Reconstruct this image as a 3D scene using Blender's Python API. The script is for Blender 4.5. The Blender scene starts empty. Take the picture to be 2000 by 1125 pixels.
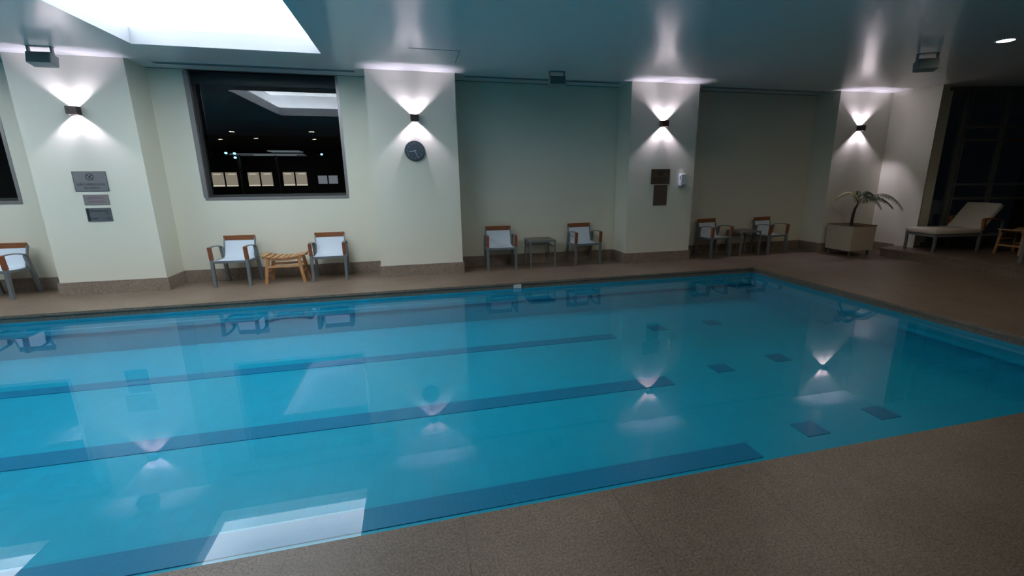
import bpy, bmesh, math, random
from mathutils import Vector, Matrix
random.seed(7)
PI = math.pi
sc = bpy.context.scene
COL = sc.collection

# ------------------------------------------------------------------ room dimensions (metres)
H = 3.393            # ceiling
D1 = 8.229           # front face of the piers
D2 = 8.806           # recessed wall
DW = 9.0             # window glass
BB = 0.20            # stone baseboard height
PE, PN, PR, PL = 7.146, 2.005, 6.152, -13.2     # pool edges: far, near, right, left
WL = -0.095          # water level
PD = -0.60           # pool bottom
PLAT = 0.17          # lounge platform
XL, XRR, YB = -14.0, 16.0, -8.5

# ------------------------------------------------------------------ helpers
class MB:
    def __init__(s): s.bm = bmesh.new()
    def box(s, x0, x1, y0, y1, z0, z1, M=None, bevel=0):
        r = bmesh.ops.create_cube(s.bm, size=1.0)
        vs = r['verts']
        T = Matrix.Translation(((x0+x1)/2, (y0+y1)/2, (z0+z1)/2)) @ Matrix.Diagonal((x1-x0, y1-y0, z1-z0, 1))
        if M is not None: T = M @ T
        bmesh.ops.transform(s.bm, matrix=T, verts=vs)
        if bevel:
            es = list({e for v in vs for e in v.link_edges})
            bmesh.ops.bevel(s.bm, geom=es, offset=bevel, segments=2, affect='EDGES', profile=0.6)
        return s
    def beam(s, a, b, w, t, up=(0, 0, 1), bevel=0):
        """a rectangular bar from a to b; w across, t along the up direction"""
        a, b, up = Vector(a), Vector(b), Vector(up)
        d = b-a; L = d.length; z = d.normalized(); x = up.cross(z)
        if x.length < 1e-4: x = Vector((1, 0, 0)).cross(z)
        x.normalize(); y = z.cross(x)
        M = Matrix((x, y, z)).transposed().to_4x4(); M.translation = a
        return s.box(-w/2, w/2, -t/2, t/2, 0, L, M, bevel)
    def cyl(s, a, b, r0, r1=None, seg=20):
        a, b = Vector(a), Vector(b); r1 = r0 if r1 is None else r1
        d = b-a; z = d.normalized(); x = z.orthogonal().normalized(); y = z.cross(x)
        M = Matrix((x, y, z)).transposed().to_4x4(); M.translation = (a+b)/2
        bmesh.ops.create_cone(s.bm, cap_ends=True, segments=seg, radius1=r0, radius2=r1, depth=d.length, matrix=M)
        return s
    def tube(s, pts, rad, seg=8):
        pts = [Vector(p) for p in pts]; n = len(pts)
        rad = rad if isinstance(rad, (list, tuple)) else [rad]*n
        rings = []; x = None
        for i, p in enumerate(pts):
            t = (pts[min(i+1, n-1)]-pts[max(i-1, 0)]).normalized()
            x = (t.orthogonal() if x is None else x - t*x.dot(t)).normalized(); y = t.cross(x)
            rings.append([s.bm.verts.new(p+(x*math.cos(2*PI*k/seg)+y*math.sin(2*PI*k/seg))*rad[i]) for k in range(seg)])
        for a, b in zip(rings, rings[1:]):
            for k in range(seg): s.bm.faces.new((a[k], a[(k+1) % seg], b[(k+1) % seg], b[k]))
        s.bm.faces.new(rings[0][::-1]); s.bm.faces.new(rings[-1])
        return s
    def strip(s, pts, w, t, side=(1, 0, 0)):
        """flat band of width w (along side) and thickness t that follows pts"""
        pts = [Vector(p) for p in pts]; side = Vector(side).normalized(); n = len(pts); rings = []
        for i, p in enumerate(pts):
            tg = (pts[min(i+1, n-1)]-pts[max(i-1, 0)]).normalized(); nr = side.cross(tg).normalized()
            rings.append([s.bm.verts.new(p+side*(w/2*a)+nr*(t/2*b)) for a, b in ((-1, -1), (1, -1), (1, 1), (-1, 1))])
        for a, b in zip(rings, rings[1:]):
            for k in range(4): s.bm.faces.new((a[k], a[(k+1) % 4], b[(k+1) % 4], b[k]))
        s.bm.faces.new(rings[0][::-1]); s.bm.faces.new(rings[-1])
        return s
    def prism(s, poly, z0, z1):
        a = [s.bm.verts.new((x, y, z0)) for x, y in poly]; b = [s.bm.verts.new((x, y, z1)) for x, y in poly]
        n = len(poly)
        for k in range(n): s.bm.faces.new((a[k], a[(k+1) % n], b[(k+1) % n], b[k]))
        s.bm.faces.new(a[::-1]); s.bm.faces.new(b)
        return s
    def build(s, name, mat, parent=None, smooth=False):
        bmesh.ops.recalc_face_normals(s.bm, faces=s.bm.faces)
        me = bpy.data.meshes.new(name); s.bm.to_mesh(me); s.bm.free()
        me.materials.append(mat)
        if smooth:
            for p in me.polygons: p.use_smooth = True
        o = bpy.data.objects.new(name, me); COL.objects.link(o)
        if parent: o.parent = parent
        return o

def tag(o, label, cat, group=None, kind=None):
    o['label'] = label; o['category'] = cat
    if group: o['group'] = group
    if kind: o['kind'] = kind
    return o
def thing(name, label, cat, loc=(0, 0, 0), rz=0, group=None):
    o = bpy.data.objects.new(name, None); COL.objects.link(o)
    o.empty_display_size = 0.1
    o.location = loc; o.rotation_euler = (0, 0, rz)
    return tag(o, label, cat, group)
def struct(name, mb, mat, parent=None, smooth=False):
    o = mb.build(name, mat, parent, smooth)
    if parent is None: o['kind'] = 'structure'
    return o
def dup(root, loc, rz, label, group=None):
    r = root.copy(); COL.objects.link(r); r.location = loc; r.rotation_euler = (0, 0, rz); r['label'] = label
    if group: r['group'] = group
    for ch in list(root.children):
        c = ch.copy(); COL.objects.link(c); c.parent = r
        for g in list(ch.children):
            d = g.copy(); COL.objects.link(d); d.parent = c
    return r
def text_mesh(name, body, size, mat, parent, M, depth=0.001, align='CENTER'):
    cu = bpy.data.curves.new(name, 'FONT'); cu.body = body; cu.size = size; cu.extrude = depth
    cu.align_x = align; cu.align_y = 'CENTER'; cu.resolution_u = 3
    t = bpy.data.objects.new(name+'_curve', cu); COL.objects.link(t)
    bpy.context.view_layer.update()
    dg = bpy.context.evaluated_depsgraph_get()
    me = bpy.data.meshes.new_from_object(t.evaluated_get(dg))
    bpy.data.objects.remove(t); bpy.data.curves.remove(cu)
    me.transform(M); me.materials.clear(); me.materials.append(mat); me.name = name
    o = bpy.data.objects.new(name, me); COL.objects.link(o); o.parent = parent
    return o

# ------------------------------------------------------------------ materials
def new_mat(name):
    m = bpy.data.materials.new(name); m.use_nodes = True
    nt = m.node_tree; b = nt.nodes['Principled BSDF']
    return m, nt, b
def simple(name, col, rough=0.5, metal=0.0, var=0.06, scale=8, bump=0.0, spec=0.5):
    m, nt, b = new_mat(name)
    tc = nt.nodes.new('ShaderNodeTexCoord'); nz = nt.nodes.new('ShaderNodeTexNoise')
    nz.inputs['Scale'].default_value = scale; nz.inputs['Detail'].default_value = 4
    nt.links.new(tc.outputs['Object'], nz.inputs['Vector'])
    mx = nt.nodes.new('ShaderNodeMix'); mx.data_type = 'RGBA'
    mx.inputs[6].default_value = tuple(c*(1-var) for c in col)+(1,)
    mx.inputs[7].default_value = tuple(min(1, c*(1+var)) for c in col)+(1,)
    nt.links.new(nz.outputs['Fac'], mx.inputs[0]); nt.links.new(mx.outputs[2], b.inputs['Base Color'])
    b.inputs['Roughness'].default_value = rough; b.inputs['Metallic'].default_value = metal
    b.inputs['Specular IOR Level'].default_value = spec
    if bump:
        bp = nt.nodes.new('ShaderNodeBump'); bp.inputs['Strength'].default_value = bump; bp.inputs['Distance'].default_value = 0.01
        nt.links.new(nz.outputs['Fac'], bp.inputs['Height']); nt.links.new(bp.outputs['Normal'], b.inputs['Normal'])
    return m
def emissive(name, col, strength):
    m, nt, b = new_mat(name)
    b.inputs['Base Color'].default_value = (0.8, 0.8, 0.8, 1)
    b.inputs['Emission Color'].default_value = col+(1,); b.inputs['Emission Strength'].default_value = strength
    return m
def wood(name, c0, c1, rough=0.45, axis='X'):
    m, nt, b = new_mat(name)
    tc = nt.nodes.new('ShaderNodeTexCoord'); mp = nt.nodes.new('ShaderNodeMapping')
    mp.inputs['Scale'].default_value = {'X': (3, 60, 60), 'Y': (60, 3, 60), 'Z': (60, 60, 3)}[axis]
    nz = nt.nodes.new('ShaderNodeTexNoise'); nz.inputs['Scale'].default_value = 1; nz.inputs['Detail'].default_value = 5
    cr = nt.nodes.new('ShaderNodeValToRGB')
    cr.color_ramp.elements[0].position = 0.3; cr.color_ramp.elements[0].color = c0+(1,)
    cr.color_ramp.elements[1].position = 0.7; cr.color_ramp.elements[1].color = c1+(1,)
    nt.links.new(tc.outputs['Object'], mp.inputs['Vector']); nt.links.new(mp.outputs['Vector'], nz.inputs['Vector'])
    nt.links.new(nz.outputs['Fac'], cr.inputs['Fac']); nt.links.new(cr.outputs['Color'], b.inputs['Base Color'])
    b.inputs['Roughness'].default_value = rough
    return m
def stone(name, c0, c1, rough=0.55, scale=70, seams=False, bump=0.25, c2=None):
    m, nt, b = new_mat(name); L = nt.links.new; N = nt.nodes.new
    tc = N('ShaderNodeTexCoord')
    n1 = N('ShaderNodeTexNoise'); n1.inputs['Scale'].default_value = scale; n1.inputs['Detail'].default_value = 6; n1.inputs['Roughness'].default_value = 0.7
    n2 = N('ShaderNodeTexNoise'); n2.inputs['Scale'].default_value = 1.7; n2.inputs['Detail'].default_value = 5
    n3 = N('ShaderNodeTexNoise'); n3.inputs['Scale'].default_value = 9.0; n3.inputs['Detail'].default_value = 6; n3.inputs['Distortion'].default_value = 1.5
    for n in (n1, n2, n3): L(tc.outputs['Object'], n.inputs['Vector'])
    cr = N('ShaderNodeValToRGB')
    cr.color_ramp.elements[0].position = 0.36; cr.color_ramp.elements[0].color = c0+(1,)
    cr.color_ramp.elements[1].position = 0.66; cr.color_ramp.elements[1].color = c1+(1,)
    L(n1.outputs['Fac'], cr.inputs['Fac'])
    cr2 = N('ShaderNodeValToRGB')
    cr2.color_ramp.elements[0].position = 0.3; cr2.color_ramp.elements[0].color = (0.72, 0.70, 0.66, 1)
    cr2.color_ramp.elements[1].position = 0.72; cr2.color_ramp.elements[1].color = (1.15, 1.13, 1.1, 1)
    add = N('ShaderNodeMath'); add.operation = 'MULTIPLY_ADD'; add.inputs[1].default_value = 0.5
    sc2 = N('ShaderNodeMath'); sc2.operation = 'MULTIPLY'; sc2.inputs[1].default_value = 0.5
    L(n2.outputs['Fac'], sc2.inputs[0]); L(n3.outputs['Fac'], add.inputs[0]); L(sc2.outputs[0], add.inputs[2]); L(add.outputs[0], cr2.inputs['Fac'])
    mx = N('ShaderNodeMix'); mx.data_type = 'RGBA'; mx.blend_type = 'MULTIPLY'; mx.inputs[0].default_value = 1
    L(cr.outputs['Color'], mx.inputs[6]); L(cr2.outputs['Color'], mx.inputs[7])
    out = mx.outputs[2]; hgt = n1.outputs['Fac']
    if seams:
        # thin joints between the deck slabs, 0.815 m apart
        sp = N('ShaderNodeSeparateXYZ'); L(tc.outputs['Object'], sp.inputs[0])
        a = N('ShaderNodeMath'); a.operation = 'ADD'; a.inputs[1].default_value = 100*0.815-0.135; L(sp.outputs['X'], a.inputs[0])
        q = N('ShaderNodeMath'); q.operation = 'MODULO'; q.inputs[1].default_value = 0.815; L(a.outputs[0], q.inputs[0])
        lt = N('ShaderNodeMath'); lt.operation = 'LESS_THAN'; lt.inputs[1].default_value = 0.0045; L(q.outputs[0], lt.inputs[0])
        mm = N('ShaderNodeMath'); mm.operation = 'MULTIPLY'; mm.inputs[1].default_value = 0.5; L(lt.outputs[0], mm.inputs[0])
        m2 = N('ShaderNodeMix'); m2.data_type = 'RGBA'; m2.inputs[7].default_value = (0.03, 0.024, 0.02, 1)
        L(mm.outputs[0], m2.inputs[0]); L(out, m2.inputs[6]); out = m2.outputs[2]
    L(out, b.inputs['Base Color'])
    b.inputs['Roughness'].default_value = rough
    bp = N('ShaderNodeBump'); bp.inputs['Strength'].default_value = bump; bp.inputs['Distance'].default_value = 0.004
    L(hgt, bp.inputs['Height']); L(bp.outputs['Normal'], b.inputs['Normal'])
    return m
def glass(name, ior, tint=(1, 1, 1), rough=0.0, ripple=0.0):
    """clear sheet: straight transmission plus Fresnel mirror reflection"""
    m = bpy.data.materials.new(name); m.use_nodes = True; nt = m.node_tree; nt.nodes.clear(); N = nt.nodes.new; L = nt.links.new
    o = N('ShaderNodeOutputMaterial'); t = N('ShaderNodeBsdfTransparent'); g = N('ShaderNodeBsdfGlossy'); mx = N('ShaderNodeMixShader')
    t.inputs['Color'].default_value = tint+(1,); g.inputs['Roughness'].default_value = rough; 
    # Schlick reflectance, the same from both sides of the sheet
    ge = N('ShaderNodeNewGeometry'); dt = N('ShaderNodeVectorMath'); dt.operation = 'DOT_PRODUCT'
    L(ge.outputs['Incoming'], dt.inputs[0]); L(ge.outputs['Normal'], dt.inputs[1])
    ab = N('ShaderNodeMath'); ab.operation = 'ABSOLUTE'; L(dt.outputs['Value'], ab.inputs[0])
    om = N('ShaderNodeMath'); om.operation = 'SUBTRACT'; om.use_clamp = True; om.inputs[0].default_value = 1; L(ab.outputs[0], om.inputs[1])
    pw = N('ShaderNodeMath'); pw.operation = 'POWER'; pw.inputs[1].default_value = 5; L(om.outputs[0], pw.inputs[0])
    F0 = ((ior-1)/(ior+1))**2
    fr = N('ShaderNodeMath'); fr.operation = 'MULTIPLY_ADD'; fr.use_clamp = True; fr.inputs[1].default_value = 1-F0; fr.inputs[2].default_value = F0; L(pw.outputs[0], fr.inputs[0])
    L(fr.outputs[0], mx.inputs[0]); L(t.outputs[0], mx.inputs[1]); L(g.outputs[0], mx.inputs[2]); L(mx.outputs[0], o.inputs['Surface'])
    if ripple:
        tc = N('ShaderNodeTexCoord'); nz = N('ShaderNodeTexNoise'); nz.inputs['Scale'].default_value = 2.2; nz.inputs['Detail'].default_value = 2
        bp = N('ShaderNodeBump'); bp.inputs['Strength'].default_value = ripple; bp.inputs['Distance'].default_value = 0.01
        L(tc.outputs['Object'], nz.inputs['Vector']); L(nz.outputs['Fac'], bp.inputs['Height'])
        L(bp.outputs['Normal'], g.inputs['Normal'])
    return m
def tiles(name, col, size=0.15):
    m, nt, b = new_mat(name); N = nt.nodes.new; L = nt.links.new
    tc = N('ShaderNodeTexCoord'); br = N('ShaderNodeTexBrick'); br.offset = 0
    br.inputs['Scale'].default_value = 1; br.inputs['Brick Width'].default_value = size; br.inputs['Row Height'].default_value = size
    br.inputs['Mortar Size'].default_value = 0.003; br.inputs['Mortar Smooth'].default_value = 0.3
    br.inputs['Color1'].default_value = tuple(c*0.97 for c in col)+(1,); br.inputs['Color2'].default_value = tuple(min(1, c*1.03) for c in col)+(1,)
    br.inputs['Mortar'].default_value = tuple(c*0.88 for c in col)+(1,)
    L(tc.outputs['Object'], br.inputs['Vector']); L(br.outputs['Color'], b.inputs['Base Color'])
    b.inputs['Roughness'].default_value = 0.35
    return m

M_wall = simple('wall_paint', (0.74, 0.72, 0.60), 0.42, var=0.015, scale=3, bump=0.03)
M_ceil = simple('ceiling_paint', (0.72, 0.73, 0.72), 0.20, var=0.02, scale=2, bump=0.05, spec=0.6)
M_deck = stone('deck_stone', (0.095, 0.070, 0.051), (0.305, 0.23, 0.175), 0.42, 85, seams=True)
M_base = stone('baseboard_stone', (0.20, 0.16, 0.125), (0.36, 0.29, 0.24), 0.5, 45)
M_edge = stone('pool_edge_stone', (0.09, 0.08, 0.065), (0.22, 0.19, 0.16), 0.5, 60)
M_pool = tiles('pool_tile', (0.003, 0.35, 0.52))
M_lane = tiles('lane_tile', (0.004, 0.19, 0.36), 0.05)
M_water = glass('water', 1.48, (0.80, 0.98, 1.0), 0.0, ripple=0.0)
M_glass = glass('window_glass', 1.66, (0.93, 0.95, 0.95))
M_alu = simple('grey_aluminium', (0.34, 0.325, 0.315), 0.35, metal=0.5)
M_frame_dark = simple('dark_frame', (0.16, 0.17, 0.16), 0.5, metal=0.2)
M_chair = simple('chair_grey_metal', (0.185, 0.205, 0.215), 0.4, metal=0.3)
M_fabric = simple('white_sling_fabric', (0.66, 0.74, 0.82), 0.8, var=0.05, scale=200, bump=0.2)
M_wood = wood('reddish_wood', (0.20, 0.065, 0.022), (0.36, 0.13, 0.045))
M_woodv = wood('reddish_wood_upright', (0.17, 0.05, 0.02), (0.28, 0.09, 0.035), axis='Z')
M_teak = wood('teak', (0.40, 0.20, 0.08), (0.60, 0.33, 0.15), 0.5, axis='Y')
M_teakv = wood('teak_upright', (0.36, 0.17, 0.06), (0.52, 0.26, 0.10), 0.5, axis='Z')
M_tabletop = simple('brown_table_top', (0.16, 0.115, 0.085), 0.35)
M_bronze = simple('dark_bronze', (0.075, 0.06, 0.055), 0.4, metal=0.6)
M_speaker = simple('grey_speaker_plastic', (0.11, 0.15, 0.16), 0.55)
M_speaker_side = simple('speaker_cabinet', (0.26, 0.30, 0.30), 0.5)
M_grille = simple('vent_slot_grey', (0.12, 0.15, 0.16), 0.6)
M_white = simple('white_plastic', (0.75, 0.76, 0.78), 0.3, var=0.01)
M_black = simple('black_print', (0.02, 0.02, 0.025), 0.5)
M_planter = simple('cream_planter', (0.55, 0.47, 0.36), 0.6, var=0.05, scale=12)
M_planter_rim = simple('brown_rim', (0.16, 0.09, 0.04), 0.6)
M_soil = simple('soil', (0.05, 0.035, 0.02), 0.9, var=0.4, scale=60, bump=0.5)
M_trunk = simple('palm_trunk', (0.05, 0.035, 0.025), 0.8, var=0.4, scale=50, bump=0.6)
M_frond = simple('palm_green', (0.06, 0.12, 0.04), 0.5, var=0.25, scale=20)
M_frond_y = simple('palm_yellow', (0.35, 0.30, 0.06), 0.5, var=0.25, scale=20)
M_cushion = simple('cream_cushion', (0.62, 0.55, 0.45), 0.85, var=0.04, scale=15, bump=0.25)
M_sky = emissive('cove_top_glow', (0.86, 0.94, 1.0), 4.0)
M_sconce_led = emissive('sconce_lamp', (0.86, 0.82, 1.0), 30)
M_down = emissive('downlight_lamp', (1.0, 0.84, 0.60), 60)

# ------------------------------------------------------------------ floor, platform, pool
f = MB()
T = -0.035                                     # the deck slab lips over the stone edge band
f.box(XL, XRR, YB, PN, T, 0); f.box(XL, XRR, PE, D2+0.4, T, 0)
f.box(PR, XRR, PN, PE, T, 0); f.box(XL, PL, PN, PE, T, 0)
struct('floor', f, M_deck)
f = MB(); G = 0.018
f.box(XL, XRR, YB, PN-G, PD-0.2, T); f.box(XL, XRR, PE+G, D2+0.4, PD-0.2, T)
f.box(PR+G, XRR, PN-G, PE+G, PD-0.2, T); f.box(XL, PL-G, PN-G, PE+G, PD-0.2, T)
struct('trim_1', f, M_edge)
f = MB(); f.prism([(9.58, 7.45), (9.58, -4), (XRR, -4), (XRR, 7.9), (10.21, 7.62)], 0.0, PLAT-0.03)
struct('floor_2', f, M_deck)
f = MB(); f.prism([(9.56, 7.47), (9.56, -4.02), (XRR, -4.02), (XRR, 7.9), (10.21, 7.64)], PLAT-0.028, PLAT)
struct('trim_2', f, M_deck)

pool = thing('swimming_pool', 'blue tiled swimming pool with darker lane lines, sunk in the brown stone deck', 'swimming pool', (0, 0, 0))
f = MB()
x0, x1, y0, y1 = PL-G, PR+G, PN-G, PE+G
f.box(x0, x1, y0, y1, PD-0.1, PD)
f.build('basin_floor', M_pool, pool)
def basin_wall(a): MB().box(*a).build('basin_wall', M_pool, pool)
zt = WL-0.01
basin_wall((x0, x1, y1-0.02, y1, PD, zt)); basin_wall((x0, x1, y0, y0+0.02, PD, zt))
basin_wall((x1-0.02, x1, y0, y1, PD, zt)); basin_wall((x0, x0+0.02, y0, y1, PD, zt))
f = MB()                                       # submerged ledge under the rim
f.box(x0+.02, x1-.02, y1-0.07, y1-0.02, WL-0.20, WL-0.14); f.box(x1-0.07, x1-.02, y0+.02, y1-.07, WL-0.20, WL-0.14)
f.build('overflow_ledge', M_pool, pool)
def lane(xe0, ye0, xe1, ye1, w):
    f = MB(); f.beam((xe0, ye0, PD+0.003), (xe1, ye1, PD+0.003), w, 0.006, up=(0, 0, 1)); f.build('lane_line', M_lane, pool)
lane(PL+.1, 5.92, 2.74, 5.84, 0.19)
lane(PL+.1, 4.34, 2.72, 4.28, 0.23)
lane(PL+.1, 2.82, 2.68, 2.87, 0.22)
for (mx_, my_) in ((3.52, 6.0), (4.50, 6.0), (3.50, 4.42), (4.41, 4.51), (3.41, 3.02), (4.32, 3.08)):
    MB().box(mx_-.12, mx_+.12, my_-.11, my_+.11, PD, PD+0.006).build('lane_mark', M_lane, pool)
f = MB(); f.box(x0+.02, x1-.02, y0+.02, y1-.02, WL-0.001, WL)
bm = f.bm; 
bmesh.ops.delete(bm, geom=[fc for fc in bm.faces if fc.calc_center_median().z < WL-0.0005 or abs(fc.normal.z) < .5], context='FACES')
water = f.build('pool_water', M_water)
for p in water.data.polygons:
    if p.normal.z < 0: p.flip()
tag(water, 'still clear water filling the swimming pool, mirroring the wall lights', 'water', kind='stuff')
sk = thing('skimmer_cover', 'small white square cover on the far stone edge of the pool, just above the water', 'pool fitting', (1.57, PE, WL))
f = MB(); w2 = .062
f.box(-w2, w2, -.012, .017, .002, .012); f.box(-w2, w2, -.012, .017, .048, .058); f.box(-w2, -w2+.012, -.012, .017, .012, .048); f.box(w2-.012, w2, -.012, .017, .012, .048)
f.build('frame', M_white, sk); MB().box(-w2+.012, w2-.012, -.006, .017, .012, .048).build('flap', simple('skimmer_flap', (.45, .5, .52), .4), sk)

# ------------------------------------------------------------------ walls
W1 = (-3.37, -1.12); W2 = (-8.05, -5.84); WZ = 1.39
PIERS = [(-5.27, -3.872), (-0.634, 0.796), (4.028, 5.448), (8.79, 10.217)]
SPK = 'xx'
f = MB(); YT = D2+0.35
f.box(XL, W2[0], D2, YT, 0, H); f.box(W2[0], W2[1], D2, YT, 0, WZ); f.box(W2[1], W1[0], D2, YT, 0, H)
f.box(W1[0], W1[1], D2, YT, 0, WZ); f.box(W1[1], 10.3, D2, YT, 0, H)
struct('wall_back', f, M_wall)
f = MB()
for a, b in PIERS[:3]: f.box(a, b, D1, D2, 0, H)
struct('wall_piers', f, M_wall)
f = MB(); f.prism([(8.79, D1), (10.2, D1), (10.2, 7.25), (10.44, 7.40), (10.7, 7.40), (10.7, D2), (8.79, D2)], 0, H)
struct('wall_right', f, M_wall)
f = MB(); f.box(XL-.2, XL, YB, YT, -0.0, H); struct('wall_left', f, M_wall)
f = MB(); f.box(XL, XRR, YB-.2, YB, 0, H); struct('wall_front', f, simple('dark_wall', (.10, .10, .10), .6))
# baseboards
f = MB(); t = 0.022
edges = [XL]+[v for p in PIERS for v in p]
for a, b in zip([XL, PIERS[0][1], PIERS[1][1], PIERS[2][1]], [PIERS[0][0], PIERS[1][0], PIERS[2][0], PIERS[3][0]]):
    f.box(a+t, b-t, D2-t, D2, 0, BB)
for a, b in PIERS[:3]: f.box(a-t, b+t, D1-t, D1, 0, BB); f.box(a-t, a, D1, D2, 0, BB); f.box(b, b+t, D1, D2, 0, BB)
a = 8.79; f.box(a-t, 10.2-t, D1-t, D1, 0, BB); f.box(a-t, a, D1, D2, 0, BB); f.box(10.2-t, 10.2, 7.66, D1, 0, BB)
struct('baseboard_back', f, M_base)

# ------------------------------------------------------------------ ceiling with skylight openings
SX = [(-3.368, -1.116), (-7.93, -5.67)]; SY = (3.70, 7.415)
f = MB(); c0, c1 = H, H+0.06
f.box(XL, XRR, YB, SY[0], c0, c1); f.box(XL, XRR, SY[1], D2+.05, c0, c1)
xs = [XL, SX[1][0], SX[1][1], SX[0][0], SX[0][1], XRR]
for i in (0, 2, 4): f.box(xs[i], xs[i+1], SY[0], SY[1], c0, c1)
struct('ceiling', f, M_ceil)
M_lip = simple('skylight_lip_dimmed', (0.29, 0.305, 0.335), 0.5, var=0.01)  # white lip darkened in its colour, standing in for weaker light
M_cove = simple('cove_white', (0.85, 0.87, 0.9), 0.6, var=0.01)
M_led = emissive('cove_led', (0.86, 0.93, 1.0), 26)
sl = None
for i, (a, b) in enumerate(SX):
    if i == 0:
        sl = thing('skylight', 'large bright rectangular recessed ceiling light above the pool, the one cut by the top edge', 'ceiling light', ((a+b)/2, (SY[0]+SY[1])/2, H), group='recessed ceiling lights over the pool')
        hx, hy = (b-a)/2, (SY[1]-SY[0])/2; e = 0.22
        f = MB(); t = 0.012; z1 = 0.20
        v = .004; f.box(-hx-t, -hx+v, -hy-t, hy+t, 0.061, z1); f.box(hx-v, hx+t, -hy-t, hy+t, 0.061, z1); f.box(-hx+v, hx-v, -hy-t, -hy+v, 0.061, z1); f.box(-hx+v, hx-v, hy-v, hy+t, 0.061, z1)
        f.box(-hx, -hx+v, -hy, hy, 0.0, .061); f.box(hx-v, hx, -hy, hy, 0.0, .061); f.box(-hx+v, hx-v, -hy, -hy+v, 0.0, .061); f.box(-hx+v, hx-v, hy-v, hy, 0.0, .061)
        f.build('lip', M_lip, sl)
        f = MB(); z2 = 0.55
        f.box(-hx-e, -hx-t, -hy-e, hy+e, z1-.01, z1); f.box(hx+t, hx+e, -hy-e, hy+e, z1-.01, z1); f.box(-hx-t, hx+t, -hy-e, -hy-t, z1-.01, z1); f.box(-hx-t, hx+t, hy+t, hy+e, z1-.01, z1)
        f.box(-hx-e-t, -hx-e, -hy-e, hy+e, z1, z2); f.box(hx+e, hx+e+t, -hy-e, hy+e, z1, z2); f.box(-hx-e, hx+e, -hy-e-t, -hy-e, z1, z2); f.box(-hx-e, hx+e, hy+e, hy+e+t, z1, z2)
        f.build('cove', M_cove, sl)
        f = MB(); q0, q1 = .10, .13
        f.box(-hx-q1, -hx-q0, -hy-q1, hy+q1, z1, z1+.012); f.box(hx+q0, hx+q1, -hy-q1, hy+q1, z1, z1+.012); f.box(-hx-q0, hx+q0, -hy-q1, -hy-q0, z1, z1+.012); f.box(-hx-q0, hx+q0, hy+q0, hy+q1, z1, z1+.012)
        f.build('light_strip', M_led, sl)
        MB().box(-hx-e, hx+e, -hy-e, hy+e, z2, z2+.01).build('glowing_cove_top', M_sky, sl)  # raised cove ceiling glows itself, standing in for bounced strip light
    else:
        dup(sl, ((a+b)/2, (SY[0]+SY[1])/2, H), 0, 'bright recessed ceiling light outside the frame, seen only mirrored in the pool at lower left')
# access panel in the ceiling
ap = thing('ceiling_access_hatch', 'square flush access panel in the ceiling in front of the pier with the clock', 'hatch', (0.405, 7.2, H))
f = MB(); s_ = .335
f.box(-s_, s_, -s_, s_, -.003, 0); f.build('panel', M_ceil, ap)
f = MB(); u = s_+.012
f.box(-u, u, -u, -s_, -.0035, 0); f.box(s_, u, -s_, s_, -.0015, 0); f.box(-u, u, s_, u, -.001, 0); f.build('shadow_gap', M_grille, ap)

# slot air diffusers
def diffuser(x0_, x1_, label):
    o = thing('slot_air_vent', label, 'air vent', ((x0_+x1_)/2, 8.42, H), group='slot air vents in the ceiling recesses')
    w = (x1_-x0_)/2
    MB().box(-w, w, -.07, .07, -.004, 0).build('slot_backing', M_grille, o)
    f = MB()
    for k in range(3): f.box(-w, w, -.052+k*.045, -.045+k*.045, -.010, -.004)
    f.build('blades', M_speaker_side, o)
    f = MB(); f.box(-w-.02, w+.02, -.09, -.07, -.008, 0); f.box(-w-.02, w+.02, .07, .09, -.008, 0); f.box(-w-.02, -w, -.07, .07, -.008, 0); f.box(w, w+.02, -.07, .07, -.008, 0)
    f.build('frame', M_ceil, o)
diffuser(-3.6, -0.80, 'long grey slot vent in the ceiling above the big window')
diffuser(0.98, 3.86, 'long grey slot vent in the ceiling of the recess with the hanging speaker')
diffuser(5.62, 8.6, 'long dim slot vent in the ceiling of the darkest recess on the right')
diffuser(-8.2, -5.45, 'long slot vent in the ceiling of the leftmost recess')
f = MB()
for a, b in ((PIERS[0][1], PIERS[1][0]), (PIERS[1][1], PIERS[2][0]), (PIERS[2][1], PIERS[3][0]), (XL, PIERS[0][0])):
    if a < -3: 
        pass
    f.box(a, b, D2-.004, D2, H-.008, H)
struct('trim_3', f, M_grille)  # thin dark strip that draws the shadow gap at the wall top

# ------------------------------------------------------------------ windows in the back wall
def window(n, x0_, x1_):
    root = bpy.data.objects.new('window_%d' % n, None); COL.objects.link(root); root['kind'] = 'structure'
    f = MB(); w = .06
    f.box(x0_, x1_, D2+.02, DW+.06, WZ, WZ+.012)                       # sill lining
    f.box(x0_, x0_+.012, D2+.01, DW+.06, WZ+.012, H); f.box(x1_-.012, x1_, D2+.01, DW+.06, WZ+.012, H)
    f.box(x0_, x1_, D2-.006, D2+.02, WZ-.03, WZ+.02)
    f.box(x0_-.02, x0_+.05, D2-.006, D2+.01, WZ+.02, H-.02); f.box(x1_-.04, x1_+.005, D2-.006, D2+.01, WZ+.02, H-.02)
    f.build('window_lining', M_alu, root)
    f = MB()
    f.box(x0_+.012, x0_+.05, DW-.02, DW+.05, WZ+.012, H); f.box(x1_-.05, x1_-.012, DW-.02, DW+.05, WZ+.012, H)
    f.box(x0_+.05, x1_-.05, DW-.02, DW+.05, WZ+.012, WZ+.06)
    f.box(x0_+.012, x1_-.012, DW-.01, DW+.06, H-.18, H)
    f.build('window_frame', simple('charcoal_window_frame_%d' % n, (.06, .065, .065), .45, metal=.3), root)
    MB().box(x0_+.05, x1_-.05, DW, DW+.01, WZ+.06, H-.18).build('window_pane', M_glass, root)
window(1, *W1); window(2, *W2)
MB()
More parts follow.
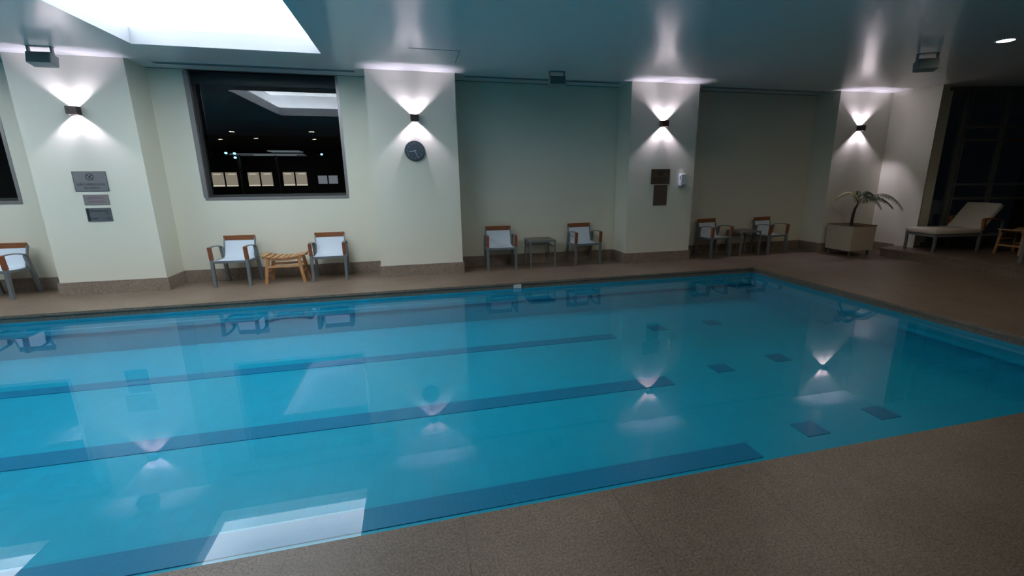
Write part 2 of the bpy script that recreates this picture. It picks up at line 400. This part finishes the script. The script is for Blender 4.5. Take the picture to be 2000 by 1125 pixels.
# glass wall on the right, behind the lounger
G0 = Vector((10.60, 7.44)); gd = Vector((0.97, -0.243)).normalized()
def gp(s): return G0+gd*s
root = bpy.data.objects.new('window_3', None); COL.objects.link(root); root['kind'] = 'structure'
a, b = gp(-.1), gp(6.5)
f = MB(); f.beam((a.x, a.y, PLAT+.0), (a.x, a.y, H), .01, .01); f.bm.clear()
f.beam((a.x, a.y, (H+PLAT)/2), (b.x, b.y, (H+PLAT)/2), 0.012, H-PLAT, up=(0, 0, 1))
f.build('window_pane', M_glass, root)
def post(s0, w, name='mullion', d=.08, off=0.0):
    p = gp(s0); n = Vector((-gd.y, gd.x))
    q = p-n*off
    f = MB(); f.beam((q.x, q.y, PLAT), (q.x, q.y, H), w, d, up=(gd.y, -gd.x, 0)); f.build(name, M_frame_dark, root)
for s0, w in ((0.42, .07), (0.50, .03), (1.28, .07), (2.3, .07), (3.4, .07), (4.5, .07), (5.6, .07)): post(s0, w)
for z in (1.18, 1.47, 2.36, 2.62):
    p, q = gp(0.46), b
    f = MB(); f.beam((p.x, p.y, z), (q.x, q.y, z), 0.07, .05, up=(0, 0, 1)); f.build('transom', M_frame_dark, root)
for zz in (H-.04, PLAT+.04):
    f = MB(); f.beam((a.x, a.y, zz), (b.x, b.y, zz), 0.08, .08, up=(0, 0, 1)); f.build('head_rail', M_frame_dark, root)
f = MB(); f.box(XRR, XRR+.2, YB, 9, 0, H); struct('wall_east', f, simple('dark_wall_paint', (.08, .08, .075), .6))

# ------------------------------------------------------------------ wall sconces
def sconce(x, label):
    o = thing('wall_sconce', label, 'wall lamp', (x, D1, 2.662), group='up and down wall lamps on the piers')
    f = MB(); hw, hh, dp, wl = .066, .056, .106, .014
    f.box(-hw, -hw+wl, -dp, 0, -hh, hh); f.box(hw-wl, hw, -dp, 0, -hh, hh); f.box(-hw+wl, hw-wl, -dp, -dp+.024, -hh, hh)
    f.box(-hw+wl, hw-wl, -.006, 0, -hh, hh)
    f.build('housing', M_bronze, o)
    f = MB(); f.cyl((0, -.052, -.006), (0, -.052, .006), .014); f.build('lamp', M_sconce_led, o, True)
    for sgn in (1, -1):
        ld = bpy.data.lights.new('sconce_light', 'SPOT'); ld.energy = SC_E; ld.color = (0.88, 0.78, 1.0); ld.shadow_soft_size = .012
        ld.spot_size = math.radians(112); ld.spot_blend = .5
        lo = bpy.data.objects.new('sconce_light', ld); COL.objects.link(lo); lo.parent = o
        lo.location = (0, -.058, sgn*.004); lo.rotation_euler = (PI if sgn > 0 else 0, 0, 0)
    return o
SC_E = 105.0
sconce(-4.57, 'lit up and down wall lamp on the leftmost pier, above the no diving sign')
sconce(0.10, 'lit up and down wall lamp above the round clock')
sconce(4.70, 'lit up and down wall lamp above the bronze sign and soap dispenser')
sconce(9.40, 'lit up and down wall lamp above the potted palm')

# ------------------------------------------------------------------ downlights
DL = [((7.71, 4.82), 'round warm downlight in the ceiling at the upper right'),
      ((-6.17, -1.19), 'warm downlight behind the camera, mirrored at the left of the big window'),
      ((-3.45, -0.80), 'warm downlight behind the camera, mirrored at the right of the big window'),
      ((-7.77, -4.72), 'far warm downlight behind the camera, leftmost faint glint in the big window'),
      ((-6.20, -4.0), 'far warm downlight behind the camera, second faint glint in the big window'),
      ((-4.0, -4.2), 'far warm downlight behind the camera, third faint glint in the big window'),
      ((0.6, -4.2), 'added warm fill downlight behind the camera, above the near deck'),
      ((4.2, -4.2), 'added warm fill downlight behind the camera, above the near deck at mid right'),
      ((7.8, -4.2), 'added warm fill downlight behind the camera, to the right of the pool end'),
      ((1.1, 4.35), 'added fill downlight over the near side of the pool, just above the frame'),
      ((4.5, 3.7), 'added fill downlight over the near side of the pool, above the frame at right')]
first = None
for (x, y), lab in DL:
    if first is None:
        first = thing('downlight', lab, 'ceiling light', (x, y, H), group='round ceiling downlights')
        f = MB()
        seg = 32; ring = []
        for r, z in ((.088, 0.0), (.112, 0.0), (.112, -.006), (.092, -.008), (.084, -.001)):
            ring.append([f.bm.verts.new((r*math.cos(2*PI*k/seg), r*math.sin(2*PI*k/seg), z)) for k in range(seg)])
        for i in range(5):
            A, B = ring[i], ring[(i+1) % 5]
            for k in range(seg): f.bm.faces.new((A[k], A[(k+1) % seg], B[(k+1) % seg], B[k]))
        f.build('trim_ring', M_white, first, True)
        MB().cyl((0, 0, -.004), (0, 0, -.001), .084, seg=32).build('lamp', M_down, first)
        ld = bpy.data.lights.new('downlight_beam', 'SPOT'); ld.energy = 26; ld.color = (1, .88, .72); ld.shadow_soft_size = .07; ld.spot_size = math.radians(170); ld.spot_blend = .7
        lo = bpy.data.objects.new('downlight_beam', ld); COL.objects.link(lo); lo.parent = first; lo.location = (0, 0, -.02)
    else:
        d_ = dup(first, (x, y, H), 0, lab)
        if x > 0:  # added fill lamps out of view that brighten the dim right side
            for c in d_.children:
                if c.type == 'LIGHT': c.data = c.data.copy(); c.data.energy = 30 if y < 0 else (80 if x < 2 else 50); c.data.color = (1, .86, .70) if y < 0 else (1, .92, .82)

# ------------------------------------------------------------------ ceiling speakers
sp = thing('ceiling_speaker', 'grey box speaker hanging on a bracket from the ceiling at the upper left', 'speaker', (-4.56, 7.79, H), group='box speakers hung from the ceiling')
f = MB(); hw = .135
f.box(-hw, hw, -.03, .03, -.006, 0); f.box(-hw, -hw+.018, -.022, .022, -.11, -.006); f.box(hw-.018, hw, -.022, .022, -.11, -.006)
f.build('bracket', M_speaker_side, sp)
Mx = Matrix.Translation((0, 0, -.16)) @ Matrix.Rotation(math.radians(-14), 4, 'X')
f = MB(); f.box(-hw+.002, hw-.002, -.075, .075, -.07, .07, Mx, bevel=.008); f.build('cabinet', M_speaker_side, sp)
f = MB(); f.box(-hw+.012, hw-.012, -.082, -.074, -.062, .062, Mx); gr = f.build('grille', M_speaker, sp)
dup(sp, (2.435, 7.77, H), math.radians(-2), 'grey box speaker hanging from the ceiling in front of the middle recess')
dup(sp, (7.38, 5.54, H), math.radians(-28), 'dark box speaker hanging from the ceiling at the upper right')
for o_ in (bpy.data.objects['ceiling_speaker.002'],): o_.scale = (1.0, 1.0, 1.0)

# ------------------------------------------------------------------ clock
ck = thing('wall_clock', 'round dark wall clock with pale hands on the pier', 'clock', (0.07, D1, 2.143))
f = MB(); f.cyl((0, 0, 0), (0, -.035, 0), .168, .162, 48); f.build('case', simple('clock_case', (.05, .055, .07), .4), ck)
f = MB(); f.cyl((0, -.0352, 0), (0, -.037, 0), .150, seg=48); f.build('dial', simple('clock_dial', (.055, .085, .105), .5), ck)
M_hand = simple('clock_hands', (.55, .6, .62), .4)
MR = Matrix.Rotation(PI/2, 4, 'X')
def hand(name, ang, L, w):
    d = Vector((math.sin(ang), 0, math.cos(ang)))
    MB().beam(-d*.02+Vector((0, -.040, 0)), d*L+Vector((0, -.040, 0)), w, .002, up=(0, 1, 0)).build(name, M_hand, ck)
hand('hour_hand', math.radians(262), .095, .009); hand('minute_hand', math.radians(157), .12, .006)
M_num = simple('clock_numerals', (.22, .28, .30), .5)
for k in range(1, 13):
    a_ = 2*PI*k/12
    text_mesh('numeral', str(k), .038, M_num, ck, Matrix.Translation((.123*math.sin(a_), -.0375, .123*math.cos(a_))) @ MR, .0005)

# ------------------------------------------------------------------ signs
def plaque(name, label, cx, cz, w, h, mat, rim=None):
    o = thing(name, label, 'sign', (cx, D1, cz))
    MB().box(-w/2, w/2, -.008, 0, -h/2, h/2, bevel=.002).build('plate', mat, o)
    if rim:
        f = MB(); t = .006
        f.box(-w/2, w/2, -.010, -.008, h/2-t, h/2); f.box(-w/2, w/2, -.010, -.008, -h/2, -h/2+t)
        f.box(-w/2, -w/2+t, -.010, -.008, -h/2+t, h/2-t); f.box(w/2-t, w/2, -.010, -.008, -h/2+t, h/2-t); f.build('border', rim, o)
    return o
def no_diving(o, ink, z0):
    f = MB(); seg = 40; R_, r_ = .05, .042
    A = []
    for rr in (R_, r_):
        for y in (-.0105, -.008): A.append([f.bm.verts.new((rr*math.cos(2*PI*k/seg), y, z0+rr*math.sin(2*PI*k/seg))) for k in range(seg)])
    for p, q in ((0, 1), (1, 3), (3, 2), (2, 0)):
        for k in range(seg): f.bm.faces.new((A[p][k], A[p][(k+1) % seg], A[q][(k+1) % seg], A[q][k]))
    f.beam((-.033, -.0095, z0+.033), (.033, -.0095, z0-.033), .008, .002, up=(0, 1, 0))
    f.build('prohibition_ring', ink, o)
    f = MB()                                    # little diver, head down
    f.cyl((-.004, -.0085, z0-.012), (-.004, -.0102, z0-.012), .007, seg=16)
    f.beam((-.001, -.0092, z0-.006), (.012, -.0092, z0+.014), .010, .0016, up=(0, 1, 0)); f.beam((.012, -.0092, z0+.014), (.020, -.0092, z0+.030), .006, .0016, up=(0, 1, 0))
    f.beam((.012, -.0092, z0+.012), (.028, -.0092, z0+.018), .006, .0016, up=(0, 1, 0)); f.beam((-.002, -.0092, z0-.004), (-.022, -.0092, z0-.020), .005, .0016, up=(0, 1, 0))
    f.beam((-.02, -.0092, z0-.030), (.016, -.0092, z0-.026), .004, .0016, up=(0, 1, 0))
    f.build('diver_pictogram', ink, o)
M_steel = simple('brushed_plate', (.30, .295, .30), .38, metal=.5, var=.05)
M_bronzeplate = simple('bronze_plate', (.20, .145, .10), .3, metal=.6, var=.08)
M_mauve = simple('mauve_plate', (.28, .245, .255), .45, metal=.3, var=.08)
M_brownplate = simple('brown_plate', (.13, .085, .065), .45, metal=.3)
def txt(o, body, size, x, z, ink, align='CENTER', name='lettering'):
    text_mesh(name, body, size, ink, o, Matrix.Translation((x, -.0092, z)) @ MR @ Matrix.Diagonal((1, 1, 1, 1)), .0006, align)
o = plaque('no_diving_sign', 'grey metal no diving sign, topmost plate on the leftmost pier', -4.585, 1.69, .415, .285, M_steel, simple('plate_edge', (.14, .13, .13), .4, metal=.5))
no_diving(o, M_black, .063); txt(o, 'NÃO MERGULHE', .046, 0, -.045, M_black); txt(o, 'NO DIVING', .036, 0, -.095, M_black)
o = plaque('rules_plate', 'small mauve metal plate between the no diving sign and the depth sign', -4.565, 1.425, .315, .150, M_mauve)
ink2 = simple('faint_red_print', (.20, .12, .13), .5)
f = MB()
for z, w in ((.035, .20), (.012, .24), (-.022, .19), (-.040, .22)): f.box(-w/2, w/2, -.0092, -.008, z-.004, z+.004)
f.build('print_lines', ink2, o)
o = plaque('pool_depth_sign', 'dark grey metal plate with black writing, lowest on the leftmost pier', -4.57, 1.205, .315, .20, simple('dark_plate', (.17, .18, .19), .4, metal=.5), None)
MB().box(-.145, -.118, -.0095, -.008, -.088, .088).build('side_band', M_black, o)
txt(o, 'PROFUNDIDADE', .030, .01, .055, M_black); txt(o, '1,20m', .030, .10, .015, M_black); txt(o, 'Depth', .032, -.065, -.055, M_black); txt(o, '1,20m', .028, .105, -.055, M_black)
o = plaque('bronze_sign', 'bronze no diving sign on the pier beside the soap dispenser', 4.71, 1.685, .40, .285, M_bronzeplate, simple('bronze_edge', (.07, .05, .035), .4, metal=.5))
no_diving(o, M_black, .063); txt(o, 'NÃO MERGULHE', .046, 0, -.045, M_black); txt(o, 'NO DIVING', .036, 0, -.095, M_black)
plaque('brown_plate', 'plain dark brown plate under the bronze no diving sign', 4.725, 1.33, .29, .395, M_brownplate, simple('plate_edge_dark', (.05, .04, .035), .4))
# soap dispenser
o = thing('soap_dispenser', 'white soap dispenser on the pier, right of the bronze sign', 'dispenser', (5.17, D1, 1.505))
MB().box(-.06, .06, -.095, 0, 0, .235, bevel=.018).build('body', M_white, o, False)
MB().box(-.045, .045, -.098, -.02, -.02, .03, bevel=.008).build('push_lever', simple('dispenser_grey', (.28, .30, .32), .4), o)
MB().box(-.0615, -.059, -.075, -.05, .12, .20).build('level_window', M_black, o)

# ------------------------------------------------------------------ armchairs
def make_chair(label):
    t = thing('armchair', label, 'chair', group='grey framed armchairs with white sling seats along the back wall')
    X = .2625
    for s in (-1, 1):
        f = MB(); f.beam((s*X, -.215, 0), (s*X, -.205, .445), .046, .046, up=(0, 1, 0), bevel=.004); f.build('leg', M_chair, t)
        f = MB(); f.beam((s*X, .265, 0), (s*X, .155, .605), .046, .05, up=(0, 1, 0), bevel=.004); f.build('leg', M_chair, t)
        pts = [(s*X, -.20+.36*k/10, .645+.012*math.sin(PI*k/10)-.035*(k/10)**2) for k in range(11)]
        f = MB(); f.strip(pts, .046, .014); f.build('arm', M_chair, t)
        f = MB(); f.beam((s*X, -.206, .442), (s*X, -.222, .650), .052, .050, up=(0, 1, 0), bevel=.006); f.build('arm_front', M_woodv, t)
    f = MB()
    f.box(-X+.02, X-.02, -.215, -.185, .385, .425); f.box(-X+.02, X-.02, .17, .20, .375, .405)
    for s in (-1, 1): f.beam((s*(X-.0), -.20, .405), (s*X, .20, .39), .03, .04, bevel=.003)
    f.build('seat_frame', M_chair, t)
    f = MB(); pts = [(0, -.205+.40*k/10, .428-.020*math.sin(PI*k/10)) for k in range(11)]
    f.strip(pts, 2*X-.05, .012); f.build('seat', M_fabric, t)
    f = MB()
    for s in (-1, 1): f.beam((s*.232, .155, .40), (s*.240, .262, .745), .022, .03, up=(0, 1, 0), bevel=.003)
    f.beam((-.235, .158, .41), (.235, .158, .41), .02, .02); f.build('back_frame', M_chair, t)
    f = MB(); pts = [(0, .150+.095*k/8+.012*math.sin(PI*k/8), .425+.275*k/8) for k in range(9)]
    f.strip(pts, .455, .012); f.build('backrest', M_fabric, t)
    f = MB(); f.beam((-.247, .258, .742), (.247, .258, .742), .085, .024, up=(0, 1, .3), bevel=.004); f.build('top_rail', M_wood, t)
    return t
base_chair = make_chair('grey and white armchair left of the teak stool, under the big window')
base_chair.location = (-2.93, 8.40, 0); base_chair.rotation_euler[2] = math.radians(-5)
for x, y, r, lab in ((-1.475, 8.39, 2, 'grey and white armchair right of the teak stool, under the big window'),
                     (-6.09, 8.42, -5, 'grey and white armchair cut off by the left edge, beside the leftmost pier'),
                     (1.535, 8.455, -2, 'grey and white armchair in the middle recess, nearest the pier with the clock'),
                     (3.24, 8.50, 5, 'grey and white armchair in the middle recess, right of the small metal table'),
                     (6.22, 8.48, 9, 'grey and white armchair in the dark recess, next to the pier with the bronze sign'),
                     (7.64, 8.47, 9, 'grey and white armchair in the dark recess, nearest the potted palm')):
    dup(base_chair, (x, y, 0), math.radians(r), lab)
dup(base_chair, (10.46, 5.30, PLAT), math.radians(-62), 'armchair mostly cut off by the right edge, on the raised platform', 'armchair on the platform')

# ------------------------------------------------------------------ teak stool
def make_stool(label, name='teak_stool'):
    t = thing(name, label, 'stool', group='slatted teak stools')
    ht = .46
    def top(x): return ht-.035+.05*(abs(x)/.33)**2
    for k in range(8):
        x = -.30+k*.60/7; sl_ = math.atan(.1*x/.1089)
        Mx = Matrix.Translation((x, 0, top(x))) @ Matrix.Rotation(-sl_*.8, 4, 'Y')
        MB().box(-.034, .034, -.20, .20, -.010, .010, Mx, bevel=.003).build('slat', M_teak, t)
    for s in (-1, 1):
        pts = [(-.31+.62*k/12, s*.165, top(-.31+.62*k/12)-.030) for k in range(13)]
        MB().strip(pts, .03, .036, side=(0, 1, 0)).build('curved_rail', M_teak, t)
    for sx in (-1, 1):
        for sy in (-1, 1):
            MB().beam((sx*.295, sy*.185, 0), (sx*.235, sy*.165, .425), .05, .034, up=(0, 1, 0), bevel=.003).build('leg', M_teakv, t)
    for s in (-1, 1): MB().beam((-.255, s*.172, .285), (.255, s*.172, .285), .022, .034, up=(0, 0, 1)).build('stretcher', M_teak, t)
    for s in (-1, 1): MB().beam((s*.275, -.17, .17), (s*.275, .17, .17), .022, .034, up=(0, 0, 1)).build('stretcher', M_teak, t)
    return t
st = make_stool('teak stool with curved slatted top between two armchairs under the big window')
st.location = (-2.175, 8.41, 0)
dup(st, (11.27, 6.12, PLAT), math.radians(4), 'teak stool at the right edge, beside the cream lounger')

# ------------------------------------------------------------------ metal side tables
def make_table(label):
    t = thing('side_table', label, 'table', group='small square metal side tables')
    hw, hd, z = .24, .225, .53
    for sx in (-1, 1):
        for sy in (-1, 1):
            MB().box(sx*hw-.015, sx*hw+.015, sy*hd-.015, sy*hd+.015, 0, z, bevel=.002).build('leg', M_chair, t)
    f = MB(); f.box(-hw+.015, hw-.015, -hd-.012, -hd+.012, z-.035, z); f.box(-hw+.015, hw-.015, hd-.012, hd+.012, z-.035, z)
    f.box(-hw-.012, -hw+.012, -hd+.015, hd-.015, z-.035, z); f.box(hw-.012, hw+.012, -hd+.015, hd-.015, z-.035, z); f.build('top_frame', M_chair, t)
    MB().box(-hw+.012, hw-.012, -hd+.012, hd-.012, z-.03, z-.002).build('table_top', M_tabletop, t)
    f = MB()
    for sx in (-1, 1): f.box(sx*hw-.008, sx*hw+.008, -hd+.015, hd-.015, z-.15, z-.13)
    f.box(-hw+.008, hw-.008, hd-.008, hd+.008, z-.15, z-.13); f.build('lower_rail', M_chair, t)
    return t
tb = make_table('small square metal table with brown top between two armchairs in the middle recess')
tb.location = (2.33, 8.50, 0)
dup(tb, (6.97, 8.49, 0), math.radians(2), 'small square metal table between two armchairs in the dark recess')

# ------------------------------------------------------------------ planter and palm
pl = thing('planter', 'square cream planter box on short legs in front of the rightmost pier', 'planter', (9.15, 7.83, 0))
hw = .31
f = MB()
b0, b1 = .115, .635
e0 = .006; poly0 = [(-hw+e0, -hw+e0), (hw-e0, -hw+e0), (hw-e0, hw-e0), (-hw+e0, hw-e0)]; poly1 = [(-hw, -hw), (hw, -hw), (hw, hw), (-hw, hw)]
A = [f.bm.verts.new((x, y, b0)) for x, y in poly0]; B = [f.bm.verts.new((x, y, b1)) for x, y in poly1]
ti = .03; C = [f.bm.verts.new((x*(1-ti/hw), y*(1-ti/hw), b1)) for x, y in poly1]; Dv = [f.bm.verts.new((x*(1-ti/hw), y*(1-ti/hw), b1-.05)) for x, y in poly1]
for P_, Q_ in ((A, B), (B, C), (C, Dv)):
    for k in range(4): f.bm.faces.new((P_[k], P_[(k+1) % 4], Q_[(k+1) % 4], Q_[k]))
f.bm.faces.new(A[::-1]); f.bm.faces.new(Dv)
f.build('box', M_planter, pl)
f = MB(); r = hw+.008
f.box(-r, r, -r, -r+.04, b1, b1+.014); f.box(-r, r, r-.04, r, b1, b1+.014); f.box(-r, -r+.04, -r+.04, r-.04, b1, b1+.014); f.box(r-.04, r, -r+.04, r-.04, b1, b1+.014)
f.build('rim', M_planter_rim, pl)
f = MB(); q = hw-.045
f.box(-q, q, -q, q, .095, .115); f.build('stand_frame', M_frame_dark, pl)
for sx in (-1, 1):
    for sy in (-1, 1): MB().box(sx*(q-.02)-.018, sx*(q-.02)+.018, sy*(q-.02)-.018, sy*(q-.02)+.018, 0, .095).build('leg', M_frame_dark, pl)
MB().box(-hw+.035, hw-.035, -hw+.035, hw-.035, b1-.05, b1-.01).build('soil', M_soil, pl)
pm = thing('potted_palm', 'small palm with a thin dark trunk and drooping fronds in the cream planter', 'plant', (9.13, 7.80, b1-.02))
pts = [(-.03, 0, -.02), (-.03, 0, .12), (-.02, 0, .26), (.01, 0, .38), (.06, 0, .46)]
MB().tube(pts, [.034, .030, .028, .024, .017], 10).build('trunk', M_trunk, pm, True)
def frond(start, ctrl, end, mat, L=.16, n=34, name='frond'):
    f = MB(); P0, P1, P2 = Vector(start), Vector(ctrl), Vector(end); pts = []
    for k in range(n+1):
        t_ = k/n; pts.append(P0*(1-t_)**2+P1*2*t_*(1-t_)+P2*t_*t_)
    f.tube(pts, [.006*(1-.8*k/n) for k in range(n+1)], 5)
    for k in range(3, n+1):
        tg = (pts[min(k+1, n)]-pts[k-1]).normalized(); sd = tg.cross(Vector((0, 0, 1)));
        if sd.length < .05: sd = Vector((0, 1, 0))
        sd.normalize(); t_ = k/n; ll = L*math.sin(PI*min(1, .15+.85*t_)**.8)*.9+.03
        for s in (-1, 1):
            d = (tg*.55+sd*s*.75+Vector((0, 0, -.45-.3*random.random()))).normalized()
            p = pts[k]; w = Vector((0, 0, 1)).cross(d).normalized()*.0075
            mid = p+d*ll*.5+Vector((0, 0, .01)); tip = p+d*ll+Vector((0, 0, -.03))
            v = [f.bm.verts.new(c) for c in (p-w*.5, p+w*.5, mid+w, mid-w, tip)]
            f.bm.faces.new((v[0], v[1], v[2], v[3])); f.bm.faces.new((v[3], v[2], v[4]))
    bmesh.ops.solidify(f.bm, geom=f.bm.faces[:], thickness=.0012) if False else None
    return f.build(name, mat, pm)
s0 = (.06, 0, .45)
frond(s0, (.45, -.25, .95), (.86, -.35, .36), M_frond, .17)
frond(s0, (.40, .05, .86), (.72, .0, .36), M_frond, .15)
frond(s0, (.30, -.20, .80), (.52, -.40, .40), M_frond, .14)
frond(s0, (.05, .05, .95), (-.14, -.05, .62), M_frond, .12)
frond(s0, (.28, .15, .85), (.52, .16, .60), M_frond, .13)
frond(s0, (-.02, -.10, .88), (.20, -.20, .66), M_frond, .10)
frond(s0, (-.25, -.10, .92), (-.72, -.16, .60), M_frond_y, .10)

# ------------------------------------------------------------------ lounger
lg = thing('chaise_lounger', 'cream cushioned chaise lounger with raised back on the platform before the dark glass wall', 'lounger', (9.93, 6.95, PLAT), math.radians(-7))
Lw = .30
def lleg(x, y, z1, w=.04): MB().beam((x, y, 0), (x, y, z1), w, w, up=(0, 1, 0), bevel=.003).build('leg', M_chair, lg)
lleg(.0, Lw, .33); lleg(.0, -Lw, .33); lleg(1.0, -Lw, .42, .045); lleg(1.0, Lw, .42, .045)
f = MB()
for s in (-1, 1): f.beam((-.03, s*Lw, .33), (1.42, s*Lw, .33), .035, .045, bevel=.003)
f.beam((-.02, -Lw, .33), (-.02, Lw, .33), .035, .045); f.beam((1.40, -Lw, .33), (1.40, Lw, .33), .035, .045)
f.build('frame', M_chair, lg)
f = MB(); f.box(-.05, .98, -Lw-.02, Lw+.02, .355, .455, bevel=.03); f.build('seat_cushion', M_cushion, lg, True)
ang = math.radians(52); Mx = Matrix.Translation((.95, 0, .40)) @ Matrix.Rotation(-ang, 4, 'Y')
f = MB(); f.box(0, .66, -Lw-.02, Lw+.02, -.05, .06, Mx, bevel=.03); f.build('back_cushion', M_cushion, lg, True)
f = MB()
for s in (-1, 1): f.beam((.98, s*.26, .34), (.98+.60*math.cos(ang)+.03, s*.26, .34+.60*math.sin(ang)), .03, .03)
f.beam((.98, -.26, .34), (.98, .26, .34), .03, .03); f.build('back_frame', M_chair, lg)
for s in (-1, 1):
    f = MB(); pts = [(1.0+.42*k/10, s*(Lw+.03), .655+.01*math.sin(PI*k/10)-.06*(k/10)**2) for k in range(11)]
    f.strip(pts, .045, .016, side=(0, 1, 0)); f.build('arm', M_wood, lg)
    MB().beam((1.0, s*(Lw+.03), .42), (.985, s*(Lw+.03), .66), .05, .05, up=(0, 1, 0), bevel=.004).build('arm_front', M_woodv, lg)
    MB().beam((1.40, s*(Lw+.03), .0), (1.42, s*(Lw+.03), .60), .035, .035, up=(0, 1, 0)).build('leg', M_chair, lg)

# ------------------------------------------------------------------ night outside the big window
M_bld = simple('dark_facade', (.03, .028, .026), .8)
M_litwin = emissive('lit_office_window', (1.0, .86, .66), .24)
M_litwin3 = emissive('sill_lamp_glow', (1.0, .90, .70), .65)
M_litwin2 = emissive('dim_office_window', (.85, .88, 1.0), .17)
bd = thing('office_building', 'dark building across the street with a row of lit windows, seen through the big window', 'building', (-8, 40, -3))
MB().box(-16, 14, 0, 8, 0, 8.0).build('facade', M_bld, bd)
for px0, px1, m, zz in ((-14.62, -12.92, M_litwin, (1.27, 2.30)), (-12.20, -10.50, M_litwin, (1.27, 2.30)), (-9.75, -8.05, M_litwin, (1.27, 2.30)), (-7.25, -5.80, M_litwin2, (1.38, 2.02))):
    w_ = (px1-px0)/2; h_ = (zz[1]-zz[0])/2
    wn = MB(); cx, cz = (px0+px1)/2+8, (zz[0]+zz[1])/2+3
    t = .05
    wn.box(cx-w_-t, cx+w_+t, -.06, 0, cz+h_, cz+h_+t); wn.box(cx-w_-t, cx+w_+t, -.06, 0, cz-h_-t, cz-h_); wn.box(cx-w_-t, cx-w_, -.06, 0, cz-h_, cz+h_); wn.box(cx+w_, cx+w_+t, -.06, 0, cz-h_, cz+h_); wn.box(cx-t, cx+t, -.06, 0, cz-h_, cz+h_)
    wo = wn.build('window', M_bld, bd)
    f = MB(); f.box(cx-w_, cx-t, -.03, -.01, cz-h_, cz+h_); f.box(cx+t, cx+w_, -.03, -.01, cz-h_, cz+h_); f.build('pane', m, wo)
    if m is M_litwin:
        f = MB(); f.box(cx-w_, cx-t, -.034, -.03, cz-h_, cz-h_+.10); f.box(cx+t, cx+w_, -.034, -.03, cz-h_, cz-h_+.08); f.box(cx-w_+.1, cx-t-.2, -.034, -.03, cz+h_-.16, cz+h_-.10); f.box(cx+t+.2, cx+w_-.1, -.034, -.03, cz+h_-.16, cz+h_-.10)
        f.build('sill_glow_lamps', M_litwin3, wo)  # lower strips paint the lit sills as glow; upper ones are lamps
M_pole = simple('pole_grey', (.12, .13, .12), .5)
def street_lamp(x, zt_, heads, label):
    o = thing('street_lamp', label, 'street lamp', (x, 30, -3), group='street lamps outside the window')
    MB().cyl((0, 0, 0), (0, 0, zt_+3), .07, .04, 12).build('pole', M_pole, o, True)
    f = MB(); f.beam((-.7, 0, zt_+3), (.7, 0, zt_+3), .06, .05); f.build('cross_arm', M_pole, o)
    for dx, dz in heads:
        MB().cyl((dx, -.1, zt_+3+dz), (dx, .05, zt_+3+dz), .055, seg=12).build('lamp_head', emissive('cold_lamp', (.35, .75, 1.0), 2.2), o)
street_lamp(-9.42, 3.1, ((-.66, .1), (-.23, .08), (-.23, -.14)), 'thin street lamp pole with small blue lights, left part of the big window')
street_lamp(-5.75, 3.1, ((.66, .05),), 'thin street lamp pole with one blue light, right part of the big window')
M_can = emissive('lit_canopy_edge', (.75, .9, 1.0), .12)
o = thing('station_canopy', 'pale strip lit canopy in the dark behind the big window', 'canopy', (-9.6, 36, 0))
MB().box(-2.3, 2.2, 0, 1.6, 3.40, 3.48).build('lower_strip', M_can, o); MB().box(-.4, 1.7, 1.6, 3, 3.72, 3.78).build('upper_strip', M_can, o)
for s in (-2.1, .33): MB().box(s-.05, s+.05, .7, .8, -3, 3.4).build('post', M_pole, o)
f = MB(); f.box(-40, 30, 9.6, 60, -3.2, -3.0); struct('floor_3', f, simple('asphalt', (.03, .03, .03), .9))

# ------------------------------------------------------------------ world, camera
w = bpy.data.worlds.new('night'); sc.world = w; w.use_nodes = True
w.node_tree.nodes['Background'].inputs[0].default_value = (0.25, 0.35, 0.5, 1); w.node_tree.nodes['Background'].inputs[1].default_value = 0.004
F_, YAW, PIT, ROLL, CX, CY, HC = 884.561, 0.2478, 0.2367, -0.009, 37.81, -1.23, 1.68
cy_, sy_, cp_, sp_ = math.cos(YAW), math.sin(YAW), math.cos(PIT), math.sin(PIT)
Fw = Vector((sy_*cp_, cy_*cp_, -sp_)); r0 = Vector((cy_, -sy_, 0)); u0 = r0.cross(Fw)
Rt = r0*math.cos(ROLL)+u0*math.sin(ROLL); Up = -r0*math.sin(ROLL)+u0*math.cos(ROLL)
cam = bpy.data.cameras.new('camera'); co = bpy.data.objects.new('camera', cam); COL.objects.link(co)
M4 = Matrix((Rt, Up, -Fw)).transposed().to_4x4(); M4.translation = (0, 0, HC); co.matrix_world = M4
cam.sensor_width = 36; cam.sensor_fit = 'HORIZONTAL'; cam.lens = F_/2000*36
cam.shift_x = -CX/2000; cam.shift_y = CY/2000; cam.clip_start = .05; cam.clip_end = 300
sc.camera = co
sc.view_settings.view_transform = 'Standard'; sc.view_settings.look = 'None'; sc.view_settings.gamma = 1; sc.view_settings.use_curve_mapping = False
sc.view_settings.exposure = 0.15
sc.cycles.use_adaptive_sampling = False
sc.cycles.max_bounces = 10; sc.cycles.diffuse_bounces = 5; sc.cycles.transparent_max_bounces = 12
sc.cycles.sample_clamp_indirect = 30
sc.cycles.caustics_reflective = False; sc.cycles.caustics_refractive = False
